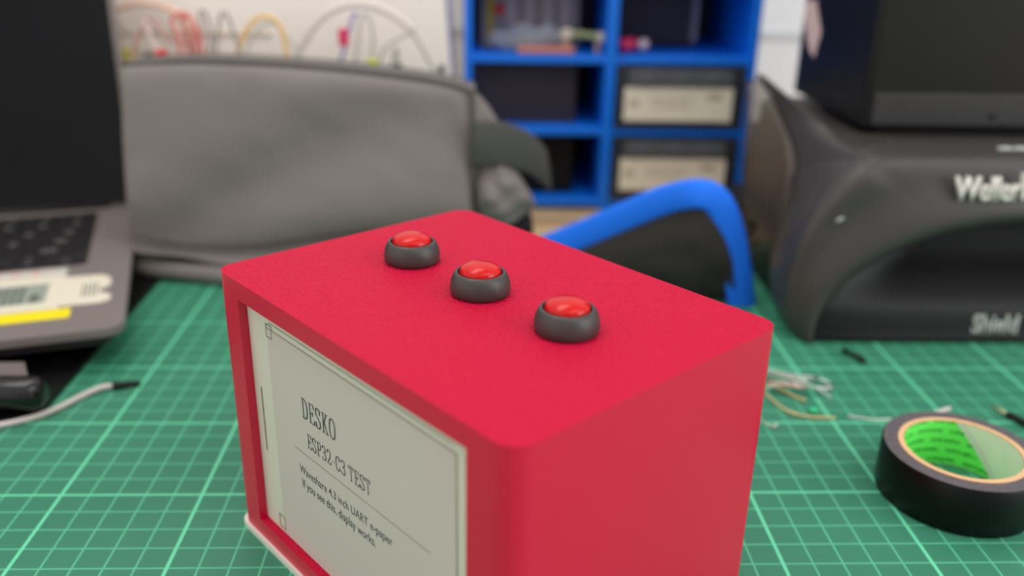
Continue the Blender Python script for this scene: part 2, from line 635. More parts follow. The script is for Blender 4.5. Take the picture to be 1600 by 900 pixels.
# hand-drawn condensed serif letters (thick verticals, hairline horizontals, slab ticks)
GL = {
    'D': (.66, [[(.17, 0), (.17, 1)], [(.05, 1), (.32, 1), (.5, .9), (.58, .7), (.6, .5), (.58, .3), (.5, .1), (.32, 0), (.05, 0)]], []),
    'E': (.62, [[(.17, 0), (.17, 1)], [(.05, 1), (.55, 1)], [(.55, 1), (.56, .8)], [(.17, .52), (.42, .52)], [(.42, .62), (.42, .42)], [(.05, 0), (.56, 0)], [(.56, 0), (.58, .22)]], []),
    'S': (.6, [[(.5, .74), (.49, .9), (.38, .99), (.26, 1), (.13, .93), (.09, .8), (.12, .66), (.28, .54), (.44, .42), (.52, .26), (.49, .1), (.36, .01), (.24, 0), (.12, .07), (.08, .26)], [(.51, .98), (.5, .74)], [(.075, .02), (.08, .26)]], []),
    'K': (.66, [[(.17, 0), (.17, 1)], [(.2, .42), (.5, .98)], [(.26, .58), (.55, .02)]], [(.05, .29, 1), (.05, .29, 0), (.38, .62, 1), (.42, .66, 0)]),
    'O': (.66, [[(.33, 1), (.19, .95), (.1, .78), (.07, .5), (.1, .22), (.19, .05), (.33, 0), (.47, .05), (.56, .22), (.59, .5), (.56, .78), (.47, .95), (.33, 1)]], []),
    'P': (.6, [[(.17, 0), (.17, 1)], [(.05, 1), (.34, 1), (.49, .92), (.54, .75), (.49, .56), (.34, .47), (.17, .47)]], [(.05, .32, 0)]),
    '3': (.6, [[(.09, .8), (.12, .93), (.27, 1), (.42, .95), (.49, .78), (.44, .61), (.25, .54)], [(.25, .54), (.44, .48), (.53, .28), (.46, .07), (.28, 0), (.12, .05), (.07, .2)]], []),
    '2': (.6, [[(.09, .76), (.12, .92), (.27, 1), (.44, .95), (.51, .75), (.45, .52), (.25, .25), (.08, .03)], [(.08, .02), (.52, .02)], [(.52, .02), (.56, .2)]], []),
    'C': (.62, [[(.54, .72), (.5, .9), (.38, .99), (.3, 1), (.17, .93), (.09, .75), (.07, .5), (.09, .25), (.17, .07), (.3, 0), (.4, .02), (.5, .1), (.56, .28)], [(.54, .99), (.54, .72)]], []),
    'T': (.64, [[(.32, 0), (.32, 1)], [(.06, 1), (.58, 1)], [(.06, 1), (.05, .78)], [(.58, 1), (.59, .78)]], [(.2, .44, 0)]),
    '-': (.46, [[(.05, .4), (.4, .4)]], []),
    ' ': (.3, [], []),
}


def serif_line(bm, s, x0, x1, z0, h, y, thick=.125, thin=.055):
    total = sum(GL[c][0] for c in s)
    sx = (x1 - x0) / total
    cur = x0

    def seg(a, b):
        a, b = V((a[0], a[1])), V((b[0], b[1]))
        d = b - a
        L = d.length
        if L < 1e-5:
            return
        wv_ = thin + (thick - thin) * abs(d.y) / L
        nrm = V((-d.y, d.x)) / L
        e = d / L * (thin * 0.3)
        q = [a - e - nrm * wv_ / 2, b + e - nrm * wv_ / 2, b + e + nrm * wv_ / 2, a - e + nrm * wv_ / 2]
        vs_ = [bm.verts.new((cur + (p.x * .88 + .03) * sx, y, z0 + p.y * h)) for p in q]
        bm.faces.new(vs_)
    for c in s:
        wd, strokes, serifs = GL[c]
        for st in strokes:
            pts = [(p.x, p.y) for p in catmull([(q[0], q[1], 0) for q in st], 3)] if len(st) > 2 else st
            for a, b in zip(pts, pts[1:]):
                seg(a, b)
        for sa, sb, sz in serifs:
            seg((sa, sz), (sb, sz))
        cur += wd * sx


def tilt(bm, deg, px=4.4, pz=6.0):
    t = math.radians(deg)
    for v in bm.verts:
        dx, dz = v.co.x - px, v.co.z - pz
        v.co.x = px + dx * math.cos(t) - dz * math.sin(t)
        v.co.z = pz + dx * math.sin(t) + dz * math.cos(t)


YT = 0.257
bm = bmesh.new()
serif_line(bm, 'DESKO', 4.40, 6.28, 5.96, .63, YT)
tilt(bm, .9)
mesh_obj('title_text', bm, M_['ink'], disp, recalc=False)
bm = bmesh.new()
serif_line(bm, 'ESP32-C3 TEST', 4.58, 7.90, 5.01, .46, YT)
tilt(bm, .9)
mesh_obj('subtitle_text', bm, M_['ink'], disp, recalc=False)
bm = bmesh.new()
flat_quads(bm, [(3.80, 10.48, 4.66, 4.682)], YT)
tilt(bm, .9)
mesh_obj('divider_line', bm, M_['line'], disp)
bm = text_bm('Waveshare 4.3 inch UART e-paper', 1.0, 0.008)
fit_bm(bm, 3.97, 8.80, 3.80, 4.18)
tilt(bm, .9)
o = mesh_obj('body_text', bm, M_['ink'], disp, recalc=False)
o.location.y = YT * S
bm = text_bm('If you see this, display works.', 1.0, 0.008)
fit_bm(bm, 4.07, 7.98, 3.30, 3.70)
tilt(bm, .9)
o = mesh_obj('body_text', bm, M_['ink'], disp, recalc=False)
o.location.y = YT * S

# push buttons (bezel > cap)
bm = bmesh.new()
lathe(bm, [(.80, 0), (.86, .04), (.885, .14), (.885, .26), (.86, .40), (.82, .52), (.765, .62), (.71, .67), (.67, .675), (.65, .65), (.645, .5), (.64, .3)], 64)
bez = mesh_obj('button_bezel', bm, M_['rubber'], box, smooth=True)
bez['label'] = 'dark grey domed button collar'
bm = bmesh.new()
prof = [(.615, .35), (.625, .60), (.60, .69)]
for k in range(1, 9):
    a = k / 8 * math.pi / 2
    prof.append((.60 * math.cos(a) if k < 8 else .02, .69 + .24 * math.sin(a)))
lathe(bm, prof, 64)
cap = mesh_obj('button_cap', bm, M_['cap'], bez, smooth=True)
cap['label'] = 'bright red glossy domed cap'
bez.location = V((3.33, 5.08, BH)) * S
for s_, t_ in ((6.74, 5.03), (10.21, 5.10)):
    c = copy_tree(bez, box)
    c.location = V((s_, t_, BH)) * S

# ---------------------------------------------------------------- black electrical tape
TC = (27.62, -.06)
tape = thing('tape_roll', 'roll of black electrical tape with a green paper lining inside its core, standing flat', 'tape', (TC[0], TC[1], 0), 0)
bm = bmesh.new()
lathe(bm, [(2.2, .02), (2.70, .02), (2.75, .06), (2.76, .95), (2.75, 1.84), (2.70, 1.9)], 96, False, False)
mesh_obj('tape_winding', bm, M_['tape'], tape, smooth=True)
bm = bmesh.new()
lathe(bm, [(2.70, 1.9), (2.2, 1.9)], 96, False, False)
mesh_obj('tape_side', bm, M_['tape_side'], tape)
bm = bmesh.new()
lathe(bm, [(2.2, .0), (2.2, 1.93), (2.0, 1.93), (2.0, .0)], 96, False, False)
mesh_obj('cardboard_core', bm, M_['core'], tape)


def liner_mat():
    m = mat('green_liner', (112, 248, 100), 0.45)
    nt = m.node_tree
    b = nt.nodes['Principled BSDF']
    uv = nt.nodes.new('ShaderNodeUVMap')
    br = nt.nodes.new('ShaderNodeTexBrick')
    br.inputs['Color1'].default_value = lin((24, 120, 40))
    br.inputs['Color2'].default_value = lin((34, 140, 48))
    br.inputs['Mortar'].default_value = lin((112, 248, 100))
    br.inputs['Scale'].default_value = 1.0
    br.inputs['Mortar Size'].default_value = 0.155
    br.inputs['Mortar Smooth'].default_value = 0.25
    br.inputs['Brick Width'].default_value = 1.35
    br.inputs['Row Height'].default_value = 0.42
    nt.links.new(uv.outputs[0], br.inputs['Vector'])
    n = nt.nodes.new('ShaderNodeTexNoise')
    n.inputs['Scale'].default_value = 14
    nt.links.new(uv.outputs[0], n.inputs['Vector'])
    gt = nt.nodes.new('ShaderNodeMath')
    gt.operation = 'GREATER_THAN'
    gt.inputs[1].default_value = 0.48
    nt.links.new(n.outputs['Fac'], gt.inputs[0])
    mx = nt.nodes.new('ShaderNodeMix')
    mx.data_type = 'RGBA'
    mx.inputs['A'].default_value = lin((112, 248, 100))
    nt.links.new(gt.outputs[0], mx.inputs['Factor'])
    nt.links.new(br.outputs['Color'], mx.inputs['B'])
    nt.links.new(mx.outputs['Result'], b.inputs['Base Color'])
    return m


def liner(name, a0, a1, m, r, lab, slant0=0.0, slant1=0.0):
    bm = bmesh.new()
    uvl = bm.loops.layers.uv.new('UVMap')
    n, k = 60, 8
    Vs = []
    for j in range(k + 1):
        z = .04 + 1.86 * j / k
        s0, s1 = a0 + slant0 * j / k, a1 + slant1 * j / k
        Vs.append([(bm.verts.new((r * math.cos(math.radians(s0 + (s1 - s0) * i / n)), r * math.sin(math.radians(s0 + (s1 - s0) * i / n)), z)), math.radians(s0 + (s1 - s0) * i / n) * 2, z) for i in range(n + 1)])
    for j in range(k):
        for i in range(n):
            q = (Vs[j][i], Vs[j][i + 1], Vs[j + 1][i + 1], Vs[j + 1][i])
            f = bm.faces.new([x[0] for x in q])
            for lp, x in zip(f.loops, q):
                lp[uvl].uv = (-x[1], x[2])
    o = mesh_obj(name, bm, m, tape, smooth=True, recalc=False)
    o['label'] = lab
    return o


liner('liner', 22, 330, liner_mat(), 1.985, 'green printed paper lining', 48, 0)
liner('liner', 13, 22, M_['print'], 1.975, 'white slanted edge of the lining', 48, 48)
liner('liner', -30, 13, mat('pale_liner', (226, 234, 210), .5, mottle=(300, (245, 246, 232))), 1.985, 'pale white-green lining', 0, 48)

# ---------------------------------------------------------------- white cable with black tip
cab = thing('white_cable', 'white cable with a black tip lying on the mat below the laptop', 'cable', tuple(atZ(100, 632)))
base = atZ(100, 632)
pts = [atZ(-80, 672, .14), atZ(-10, 666, .14), atZ(50, 653, .14), atZ(90, 638, .14), atZ(130, 618, .14), atZ(158, 606, .14), atZ(178, 603, .14)]
bm = bmesh.new()
tube(bm, [p - base for p in pts], .135, 12)
mesh_obj('cable_jacket', bm, M_['white'], cab, smooth=True)
bm = bmesh.new()
pts = [atZ(176, 604, .14), atZ(190, 602, .14), atZ(205, 600, .14), atZ(219, 599, .14)]
tube(bm, [p - base for p in pts], lambda t: .21 - .1 * t, 12)
mesh_obj('cable_tip', bm, M_['black'], cab, smooth=True)

# ---------------------------------------------------------------- small wire offcuts on the mat
def wire(name, pxs, r, m, label, cat='wire', group=None, z=None):
    bm = bmesh.new()
    hs = [(p[2] if len(p) > 2 else 0) for p in pxs]
    P = [atZ(p[0], p[1], r + .005 + h) for p, h in zip(pxs, hs)]
    c = P[len(P) // 2].copy()
    c.z = 0
    tube(bm, [p - c for p in P], r, 8)
    o = mesh_obj(name, bm, m, smooth=True)
    o.location = c * S
    return tag(o, label, cat, group or ('wire offcuts on the mat' if name == 'wire_offcut' else None))


wire('wire_offcut', [(1196, 577, .1), (1222, 583, .35), (1250, 588, .5), (1278, 591, .3), (1296, 599, 0)], .075, M_['clearwire'], 'long clear wire offcut, uppermost of the tangle right of the red box')
wire('wire_offcut', [(1196, 590, 0), (1225, 597, .2), (1262, 604, .25), (1298, 606, .1), (1302, 601, 0)], .06, M_['metal'], 'thin metal wire offcut ending in a bright hook at the right of the tangle')
wire('wire_offcut', [(1200, 598, .3), (1222, 601, .45), (1240, 603, .5), (1256, 606, .3)], .08, M_['pinkish'], 'short pinkish wire offcut in the middle of the tangle beside the red box')
wire('wire_offcut', [(1196, 601, 0), (1215, 606, .1), (1238, 618, 0), (1258, 626, 0)], .07, M_['gold'], 'pale gold wire offcut curving below the pinkish one')
wire('wire_offcut', [(1192, 612, 0), (1210, 628, 0), (1228, 641, 0), (1250, 649, 0), (1275, 652, 0), (1305, 653, 0)], .065, M_['gold'], 'long gold wire offcut sweeping lowest under the tangle')
wire('wire_offcut', [(1187, 655, 0), (1200, 664, 0), (1210, 667, 0), (1214, 662, .1)], .045, M_['metal'], 'tiny silver wire snippet nearest the red box side')
wire('wire_offcut', [(1325, 650, 0), (1345, 653, 0), (1368, 656, 0), (1392, 655, 0)], .06, M_['clearwire'], 'thin pale wire snippet lying just left of the tape roll')
wire('wire_offcut', [(1455, 648, 0), (1468, 643, .1), (1484, 638, .15)], .09, M_['white'], 'short thick white wire end poking out behind the tape roll')
bm = bmesh.new()
g = atZ(1270, 645)
bmesh.ops.create_icosphere(bm, subdivisions=2, radius=.2)
for v in bm.verts:
    v.co.z = v.co.z * .6 + .12 + max(0, v.co.x) * .2
o = mesh_obj('plastic_chip', bm, M_['greenbead'], smooth=True)
o.location = g * S
tag(o, 'tiny bright green plastic chip beside the gold wire offcut', 'chip')
# black connector pins
pin = thing('header_pin', 'black connector pin with a cream end lying right of the tape roll', 'connector', tuple(atZ(1585, 655)))
b0 = atZ(1585, 655)
bm = bmesh.new()
tube(bm, [atZ(1552, 635, .1) - b0, atZ(1576, 648, .1) - b0], .06, 8, False)
mesh_obj('pin_end', bm, M_['gold'], pin, smooth=True)
bm = bmesh.new()
tube(bm, [atZ(1574, 647, .15) - b0, atZ(1590, 655, .15) - b0, atZ(1612, 668, .15) - b0], .15, 8)
mesh_obj('pin_housing', bm, M_['black'], pin, smooth=True)
wire('wire_offcut', [(1194, 583, .6), (1215, 585, .8), (1240, 592, .9), (1262, 594, .8), (1280, 589, .4)], .07, M_['metal'], 'silver wire offcut crossing over the top of the tangle')
wire('wire_offcut', [(1194, 607, .2), (1222, 600, .5), (1255, 598, .6), (1285, 612, .2), (1299, 622, 0)], .055, M_['clearwire'], 'clear wire offcut looping down at the right of the tangle')
wire('black_offcut', [(1318, 547, 0), (1330, 553, .1), (1341, 558, .1), (1352, 565, 0)], .13, M_['black'], 'small black plastic scrap in front of the dark fume hood', 'scrap')

# ---------------------------------------------------------------- laptop stand and laptop
LA = math.radians(17.5)
e1 = V((math.cos(LA), math.sin(LA), 0))
e2 = V((-math.sin(LA), math.cos(LA), 0))
ZD = 2.0
LP = atZ(193, 511, ZD)
stand = thing('laptop_stand', 'black laptop stand with a glossy rounded front lip on the green mat', 'laptop stand', (-14, 12, 0))
off = V((14, -12, 0))
bm = bmesh.new()
rounded_slab(bm, -34 + 14, -8.2 + 14, 4.7 - 12, 29 - 12, 0.0, .22, 1.8, .05)
mesh_obj('base_plate', bm, M_['black'], stand)
bm = bmesh.new()
def rollr(t):
    d = min(t, 1 - t) * 9.3
    return .74 if d > .5 else .74 * (.25 + .75 * math.sqrt(max(0, 1 - ((.5 - d) / .5) ** 2)))


tube(bm, [V((-17.2 + 9.3 * min(1, max(0, k_)), 5.75, .97)) + off for k_ in [0, .004, .015, .03, .054, .2, .4, .6, .8, .946, .97, .985, .996, 1]], lambda t: (.2, .42, .58, .68, .74, .74, .74, .74, .74, .74, .68, .58, .42, .2)[int(round(t * 13))], 32, False)
mesh_obj('front_roll', bm, M_['gloss'], stand, smooth=True)
bm = bmesh.new()
rounded_slab(bm, -19.0, 1.5, -.5, 15.5, .22, 1.03, .5, .1)
mesh_obj('riser', bm, M_['black'], stand)
bm = bmesh.new()
pq = [atZ(-30, 566, 1.3), atZ(38, 566, 1.3), atZ(44, 590, 1.3), atZ(-30, 593, 1.3)]
ps = [(p.x + 14, p.y - 12) for p in pq][::-1]
prism(bm, ps, .22, 1.3)
mesh_obj('rubber_pad', bm, mat('grey_pad', (108, 98, 96), .7), stand)['label'] = 'grey pad behind the front lip'

lap = thing('laptop', 'open grey laptop with a dark screen and stickers on its palm rest', 'laptop', (LP.x, LP.y, 0), LA)
DL, DWID = 20.1, 30.4
bm = bmesh.new()
rounded_slab(bm, -DWID, 0, 0, DL, 1.62, ZD, .9, .06, 10)
mesh_obj('base', bm, M_['alu'], lap)
bm = bmesh.new()
rounded_slab(bm, -DWID + .5, -.5, .5, DL - .5, 1.05, 1.62, .9)
mesh_obj('underside', bm, M_['alu_dark'], lap)
KX0, KX1, KY0, KY1 = -28.2, -2.3, 9.2, 18.7
bm = bmesh.new()
rounded_slab(bm, KX0 - .1, KX1 + .1, KY0 - .1, KY1 + .1, ZD, ZD + .012, .25)
well = mesh_obj('keyboard_well', bm, mat('keyboard_well', (34, 31, 32), .6), lap)
kb = bmesh.new()
rounded_slab(kb, -.78, .78, -.74, .74, 0, .12, .16, .03, 4)
key0 = mesh_obj('key', kb, M_['key'], lap)
lg = bmesh.new()
bx(lg, -.18, .18, -.22, .22, .12, .124)
leg0 = mesh_obj('key_legend', lg, M_['legend'], key0)
first = True
rows = 6
rh = (KY1 - KY0) / rows
for r_ in range(rows):
    yk = KY0 + rh * (r_ + .5)
    x = KX1 - .02
    c_ = 0
    while x - 1.85 > KX0 - .05 and c_ < 10:
        wk = 1.85
        if r_ in (1, 2, 3) and c_ == 0:
            wk = (3.9, 3.0, 2.4)[r_ - 1]
        halves = [(yk, 1.0)]
        if r_ == 0 and c_ == 1:
            halves = [(yk - rh * .24, .46), (yk + rh * .24, .46)]
        elif r_ == 0 and c_ in (0, 2):
            halves = [(yk - rh * .24, .46)]
        elif r_ == 5:
            halves = [(yk, .8)]
        for yy, sc in halves:
            if first:
                k = key0
                first = False
            else:
                k = key0.copy()
                col.objects.link(k)
                l2 = leg0.copy()
                col.objects.link(l2)
                l2.parent = k
            k.location = V((x - wk / 2, yy, ZD + .012)) * S
            k.scale = ((wk - .26) / 1.56, sc * .92, 1)
        x -= wk
        c_ += 1
# stickers on the palm rest
bm = bmesh.new()
rounded_slab(bm, -13, -3.05, 7.65, 8.72, ZD, ZD + .03, .2)
s1 = mesh_obj('sticker', bm, M_['grey_st'], lap)
s1['label'] = 'white strip sticker with faint pink characters'
bm = bmesh.new()
for i in range(9):
    x = -12.4 + i * .95
    for a, b_, c, d in ((x, x + .6, 8.5, 8.56), (x + .25, x + .32, 8.0, 8.6), (x, x + .6, 8.2, 8.26), (x + .05, x + .55, 7.95, 8.01)):
        bx(bm, a, b_, c, d, ZD + .03, ZD + .034)
mesh_obj('printed_characters', bm, M_['pink_ink'], s1)
bm = bmesh.new()
ps = [(-13, 3.15), (-3.0, 3.1), (-3.0, 3.35), (-1.2, 3.3), (-.78, 3.6), (-.72, 4.1), (-.95, 4.5), (-1.25, 4.6), (-1.3, 5.25), (-.98, 5.35), (-.8, 5.8), (-.9, 6.7), (-1.3, 7.15), (-3.0, 7.3), (-3.1, 7.62), (-13, 7.62)]
prism(bm, ps, ZD, ZD + .035)
s2 = mesh_obj('sticker', bm, M_['cream_st'], lap)
s2['label'] = 'cream die-cut sticker with a notched right end and a printed screen'
bm = bmesh.new()
bx(bm, -6.6, -3.7, 4.0, 6.6, ZD + .035, ZD + .04)
mesh_obj('printed_screen', bm, M_['lcd'], s2)
bm = bmesh.new()
for i in range(5):
    bx(bm, -6.3 + i * .35, -6.15 + i * .35, 4.2, 6.4, ZD + .04, ZD + .043)
bx(bm, -4.4, -4.0, 4.2, 5.2, ZD + .04, ZD + .043)
for i in range(4):
    bx(bm, -6.4, -4.7, 4.3 + i * .6, 4.4 + i * .6, ZD + .04, ZD + .043)
for i in range(4):
    bx(bm, -2.1 + i * .2, -2.02 + i * .2, 4.3, 6.0, ZD + .035, ZD + .038)
mesh_obj('printed_marks', bm, mat('grey_marks', (98, 100, 92), .6), s2)
bm = bmesh.new()
rounded_slab(bm, -13, -2.42, 1.85, 3.0, ZD, ZD + .03, .15)
s3 = mesh_obj('sticker', bm, M_['yellow'], lap)
s3['label'] = 'bright yellow strip sticker'
# lid
ta = math.radians(8)
lid_m = Matrix.Translation(V((0, DL - .1, ZD + .15)) * S) @ Matrix.Rotation(-ta, 4, 'X')
bm = bmesh.new()
rounded_slab(bm, -DWID, .3, -.1, 21.5, -.25, .25, .9, .05)
for v in bm.verts:
    v.co = V((v.co.x, -v.co.z, v.co.y))
lid = mesh_obj('lid', bm, M_['alu'], lap)
lid.matrix_local = lid_m
bm = bmesh.new()
bx(bm, -DWID + .45, -.12, -.29, -.25, .02, 21.1)
dsp = mesh_obj('screen', bm, M_['screen'], lid)
dsp['label'] = 'dark glossy screen, switched off'
bm = bmesh.new()
tube(bm, [(-DWID + 2, DL - .15, ZD + .1), (-1.6, DL - .15, ZD + .1)], .32, 16, False)
mesh_obj('hinge', bm, M_['alu_dark'], lap, smooth=True)

# ---------------------------------------------------------------- grey fabric bag
bag = thing('fabric_bag', 'large grey fabric bag lying behind the red box, between laptop and blue organizer', 'bag')


def fabric(rows, nr, nc, depth, amp, seed, pr=None):
    R = resample(rows, nr, nc)
    out = []
    for i, row in enumerate(R):
        rr = []
        for j, p in enumerate(row):
            u, v = j / (nc - 1), i / (nr - 1)
            edge = (math.sin(math.pi * min(max(u, 0), 1)) * math.sin(math.pi * v)) ** .5
            n_ = noise.noise(V((p.x * .22 + seed, p.z * .3, seed))) + .45 * noise.noise(V((p.x * .55, p.z * .8 + seed, 3)))
            # long diagonal folds
            fo = math.exp(-((p.z - 3.2 - .62 * (p.x + 6) + .012 * (p.x + 6) ** 2) / 2.3) ** 2)
            rr.append(p + V((0, -(depth * edge + amp * (.35 * n_ - 1.5 * fo) * edge), 0)))
        out.append(rr)
    return out


rows = [
    [atY(x, y, 23.5) for x, y in ((186, 103), (205, 98), (300, 94), (400, 97), (500, 104), (600, 114), (690, 127), (742, 142))],
    [atY(x, y, 22.5) for x, y in ((188, 122), (208, 118), (300, 116), (400, 120), (500, 126), (600, 136), (690, 148), (740, 165))],
    [atY(x, y, 21.8) for x, y in ((192, 220), (210, 220), (300, 220), (400, 222), (500, 225), (600, 228), (690, 232), (738, 240))],
    [atY(x, y, 21.2) for x, y in ((198, 310), (214, 310), (300, 318), (400, 320), (500, 318), (600, 315), (690, 315), (736, 320))],
    [atY(x, y, 21.4) for x, y in ((203, 372), (218, 374), (300, 388), (400, 390), (500, 375), (600, 362), (690, 352), (740, 345))],
]
bm = bmesh.new()
grid_solid(bm, fabric(rows, 34, 60, .75, .6, 2.0), lambda p, u, v: V((0, 5.5 * (math.sin(math.pi * min(max(v, .08), .92))) ** .5, 0)))
mesh_obj('main_body', bm, M_['fabric'], bag, smooth=True)
# rounded base roll under the seam
rows = [
    [atY(x, y, 21.2) for x, y in ((205, 374), (218, 376), (300, 390), (400, 392), (500, 377), (600, 364), (735, 352))],
    [atY(x, y, 20.6) for x, y in ((207, 388), (222, 392), (300, 400), (400, 410), (500, 400), (600, 385), (735, 372))],
    [atY(x, y, 20.9) for x, y in ((210, 392), (228, 402), (292, 402), (350, 420), (500, 450), (600, 440), (735, 410))],
]
bm = bmesh.new()
grid_solid(bm, fabric(rows, 14, 36, .5, .25, 5.0), lambda p, u, v: V((0, 4.5, 0)))
mesh_obj('bottom_panel', bm, M_['fabric'], bag, smooth=True)
bm = bmesh.new()
tube(bm, [atY(x, y, 20.6) for x, y in ((206, 377), (300, 389), (400, 391), (500, 377), (600, 364))], .10, 8)
tube(bm, [atY(x, y, 21.4) for x, y in ((737, 140), (738, 190), (737, 240), (735, 290), (736, 340))], .16, 8)
tube(bm, [atY(x, y, 22.9) for x, y in ((190, 101), (300, 95), (400, 98), (500, 105), (600, 115), (690, 128), (740, 142))], .13, 8)
mesh_obj('piping', bm, M_['fabric_dark'], bag, smooth=True)
# black block standing in for shade under the bag, and the strap lying on the mat
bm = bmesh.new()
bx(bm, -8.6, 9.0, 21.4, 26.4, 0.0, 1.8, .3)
mesh_obj('gap_shade', bm, M_['black'], bag)
bm = bmesh.new()
tube(bm, [V((-9.4, 21.5, .65)), V((-8.6, 21.15, .62)), V((-6, 20.55, .6)), V((-4, 20.2, .55)), V((-1, 19.9, .5)), V((3, 20.1, .5))], .55, 14, flat=.95)
mesh_obj('strap', bm, M_['fabric'], bag, smooth=True)['label'] = 'rolled grey strap lying on the mat'
# right end: side panel, webbing strap, crumpled lobe
rows = [
    [atY(x, y, Y) for x, y, Y in ((738, 140, 22.4), (752, 152, 23.5), (764, 166, 24.5))],
    [atY(x, y, Y) for x, y, Y in ((738, 190, 22.0), (765, 192, 23.2), (790, 212, 24.5))],
    [atY(x, y, Y) for x, y, Y in ((737, 260, 21.8), (775, 262, 23.0), (812, 275, 24.5))],
    [atY(x, y, Y) for x, y, Y in ((736, 345, 21.8), (775, 345, 23.0), (800, 340, 24.5))],
]
bm = bmesh.new()
grid_solid(bm, resample(rows, 14, 10), lambda p, u, v: V((-.6, 2.2, 0)))
mesh_obj('side_panel', bm, M_['fabric'], bag, smooth=True)
rows = [
    [atY(x, y, Y) for x, y, Y in ((738, 192, 21.2), (770, 190, 21.4), (805, 197, 22.2), (835, 212, 23.2), (854, 234, 24.4))],
    [atY(x, y, Y) for x, y, Y in ((738, 228, 21.0), (770, 226, 21.2), (805, 230, 22.0), (836, 243, 23.0), (860, 268, 24.2))],
    [atY(x, y, Y) for x, y, Y in ((737, 262, 21.2), (770, 260, 21.4), (805, 265, 22.2), (836, 278, 23.2), (862, 304, 24.4))],
]
bm = bmesh.new()
grid_solid(bm, resample(rows, 10, 24), lambda p, u, v: V((-.05, .3, 0)))
mesh_obj('webbing_strap', bm, M_['webbing'], bag, smooth=True)['label'] = 'wide dark webbing loop'
rows = [
    [atY(x, y, Y) for x, y, Y in ((738, 268, 22.4), (765, 262, 21.6), (790, 262, 21.6), (812, 276, 22.4))],
    [atY(x, y, Y) for x, y, Y in ((738, 300, 22.0), (765, 292, 20.9), (795, 290, 21.0), (826, 298, 22.2))],
    [atY(x, y, Y) for x, y, Y in ((738, 328, 22.0), (765, 322, 21.0), (798, 322, 21.0), (836, 318, 22.2))],
    [atY(x, y, Y) for x, y, Y in ((740, 352, 22.4), (765, 352, 21.8), (795, 350, 21.8), (822, 338, 22.4))],
]
R = resample(rows, 26, 26)
for i, row in enumerate(R):
    for j, p in enumerate(row):
        R[i][j] = p + V((0, .35 * noise.noise(V((p.x * 1.3, p.z * 1.3, 4))) + .2 * math.sin(p.x * 2.2 + p.z * 1.5), 0))
bm = bmesh.new()
grid_solid(bm, R, lambda p, u, v: V((-.2, 2.0, 0)))
mesh_obj('side_pocket', bm, M_['fabric'], bag, smooth=True)['label'] = 'crumpled grey side pocket'
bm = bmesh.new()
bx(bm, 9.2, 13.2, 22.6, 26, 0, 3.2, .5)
mesh_obj('gap_shade', bm, M_['black'], bag)  # second black block, shade modelled below the side pocket

# ---------------------------------------------------------------- black pouch with blue binding
pouch = thing('pouch', 'black fabric pouch with bright blue edge binding behind the red box', 'pouch', (18, 18.5, 0))
po = V((18, 18.5, 0))
PY = 17.6
outer = [(1160, 488), (1158, 466), (1152, 420), (1143, 370), (1130, 330), (1112, 308), (1085, 303), (1040, 312), (985, 334), (925, 360), (880, 378), (820, 402)]


def pY(x):        # the opening edge leans back towards the left
    return PY + max(0, (1085 - x)) / 265 * 4.0


bm = bmesh.new()
tube(bm, [atY(x, y, pY(x)) - po for x, y in outer], lambda t: .78, 14, flat=.28, flat_axis=(0.0, -1, .25))
# the binding also folds round to the rear face
mesh_obj('blue_binding', bm, M_['bluefab'], pouch, smooth=True)['label'] = 'bright blue woven edge binding'
top_e = [(1140, 385), (1128, 345), (1108, 318), (1085, 314), (1040, 323), (985, 345), (925, 371), (880, 389), (820, 413)]
rows = []
for k in range(7):
    t = k / 6
    row = []
    for (x, y) in top_e[::-1]:
        P0 = atY(x, y, pY(x) + .12)
        Q0 = atZ(x + (1150 - x) * .12, min(480 + (x - 1000) * .02, 480), 0)
        zt = P0.z * (1 - t) + .02 * t
        yb = P0.y * (1 - t) + (PY + .6 + (0 if x > 1085 else (1085 - x) / 265 * 3.4)) * t
        xb = P0.x + t * (.6 if x > 1085 else .3)
        bulge = math.sin(math.pi * t) * .8
        nn = .35 * noise.noise(V((P0.x * .6, zt * .8, 9)))
        row.append(V((xb, yb - bulge - nn * math.sin(math.pi * t), zt)) - po)
    rows.append(row)
bm = bmesh.new()
grid_solid(bm, resample(rows, 18, 36), lambda p, u, v: V((0, 1.2 + 2.6 * v, 0)))
mesh_obj('pouch_body', bm, M_['blackfab'], pouch, smooth=True)
bm = bmesh.new()
tube(bm, [atY(x, y, 19.5) - po for x, y in ((1142, 366), (1158, 350), (1172, 346), (1178, 356), (1168, 368), (1160, 382), (1150, 392))], .13, 8)
tube(bm, [atY(x, y, 19.5) - po for x, y in ((1160, 382), (1172, 384), (1184, 378))], .09, 8)
mesh_obj('zip_cord', bm, M_['black'], pouch, smooth=True)

# ---------------------------------------------------------------- blue organizer
OY = 36.0
org = thing('storage_organizer', 'blue parts organizer of open cells and smoky drawers against the wall', 'organizer', (19, 43, -.3))
oo = V((19, 43, -.3))
X0, X1, XM = 9.0, 29.4, 19.15
ZB, Z1, Z2, Z3 = .25, 5.55, 10.6, 16.0
DEP = 13


def ob(bm, a, b, c, d, e, f, bev=.08):
    bx(bm, a - oo.x, b - oo.x, c - oo.y, d - oo.y, e - oo.z, f - oo.z, bev)


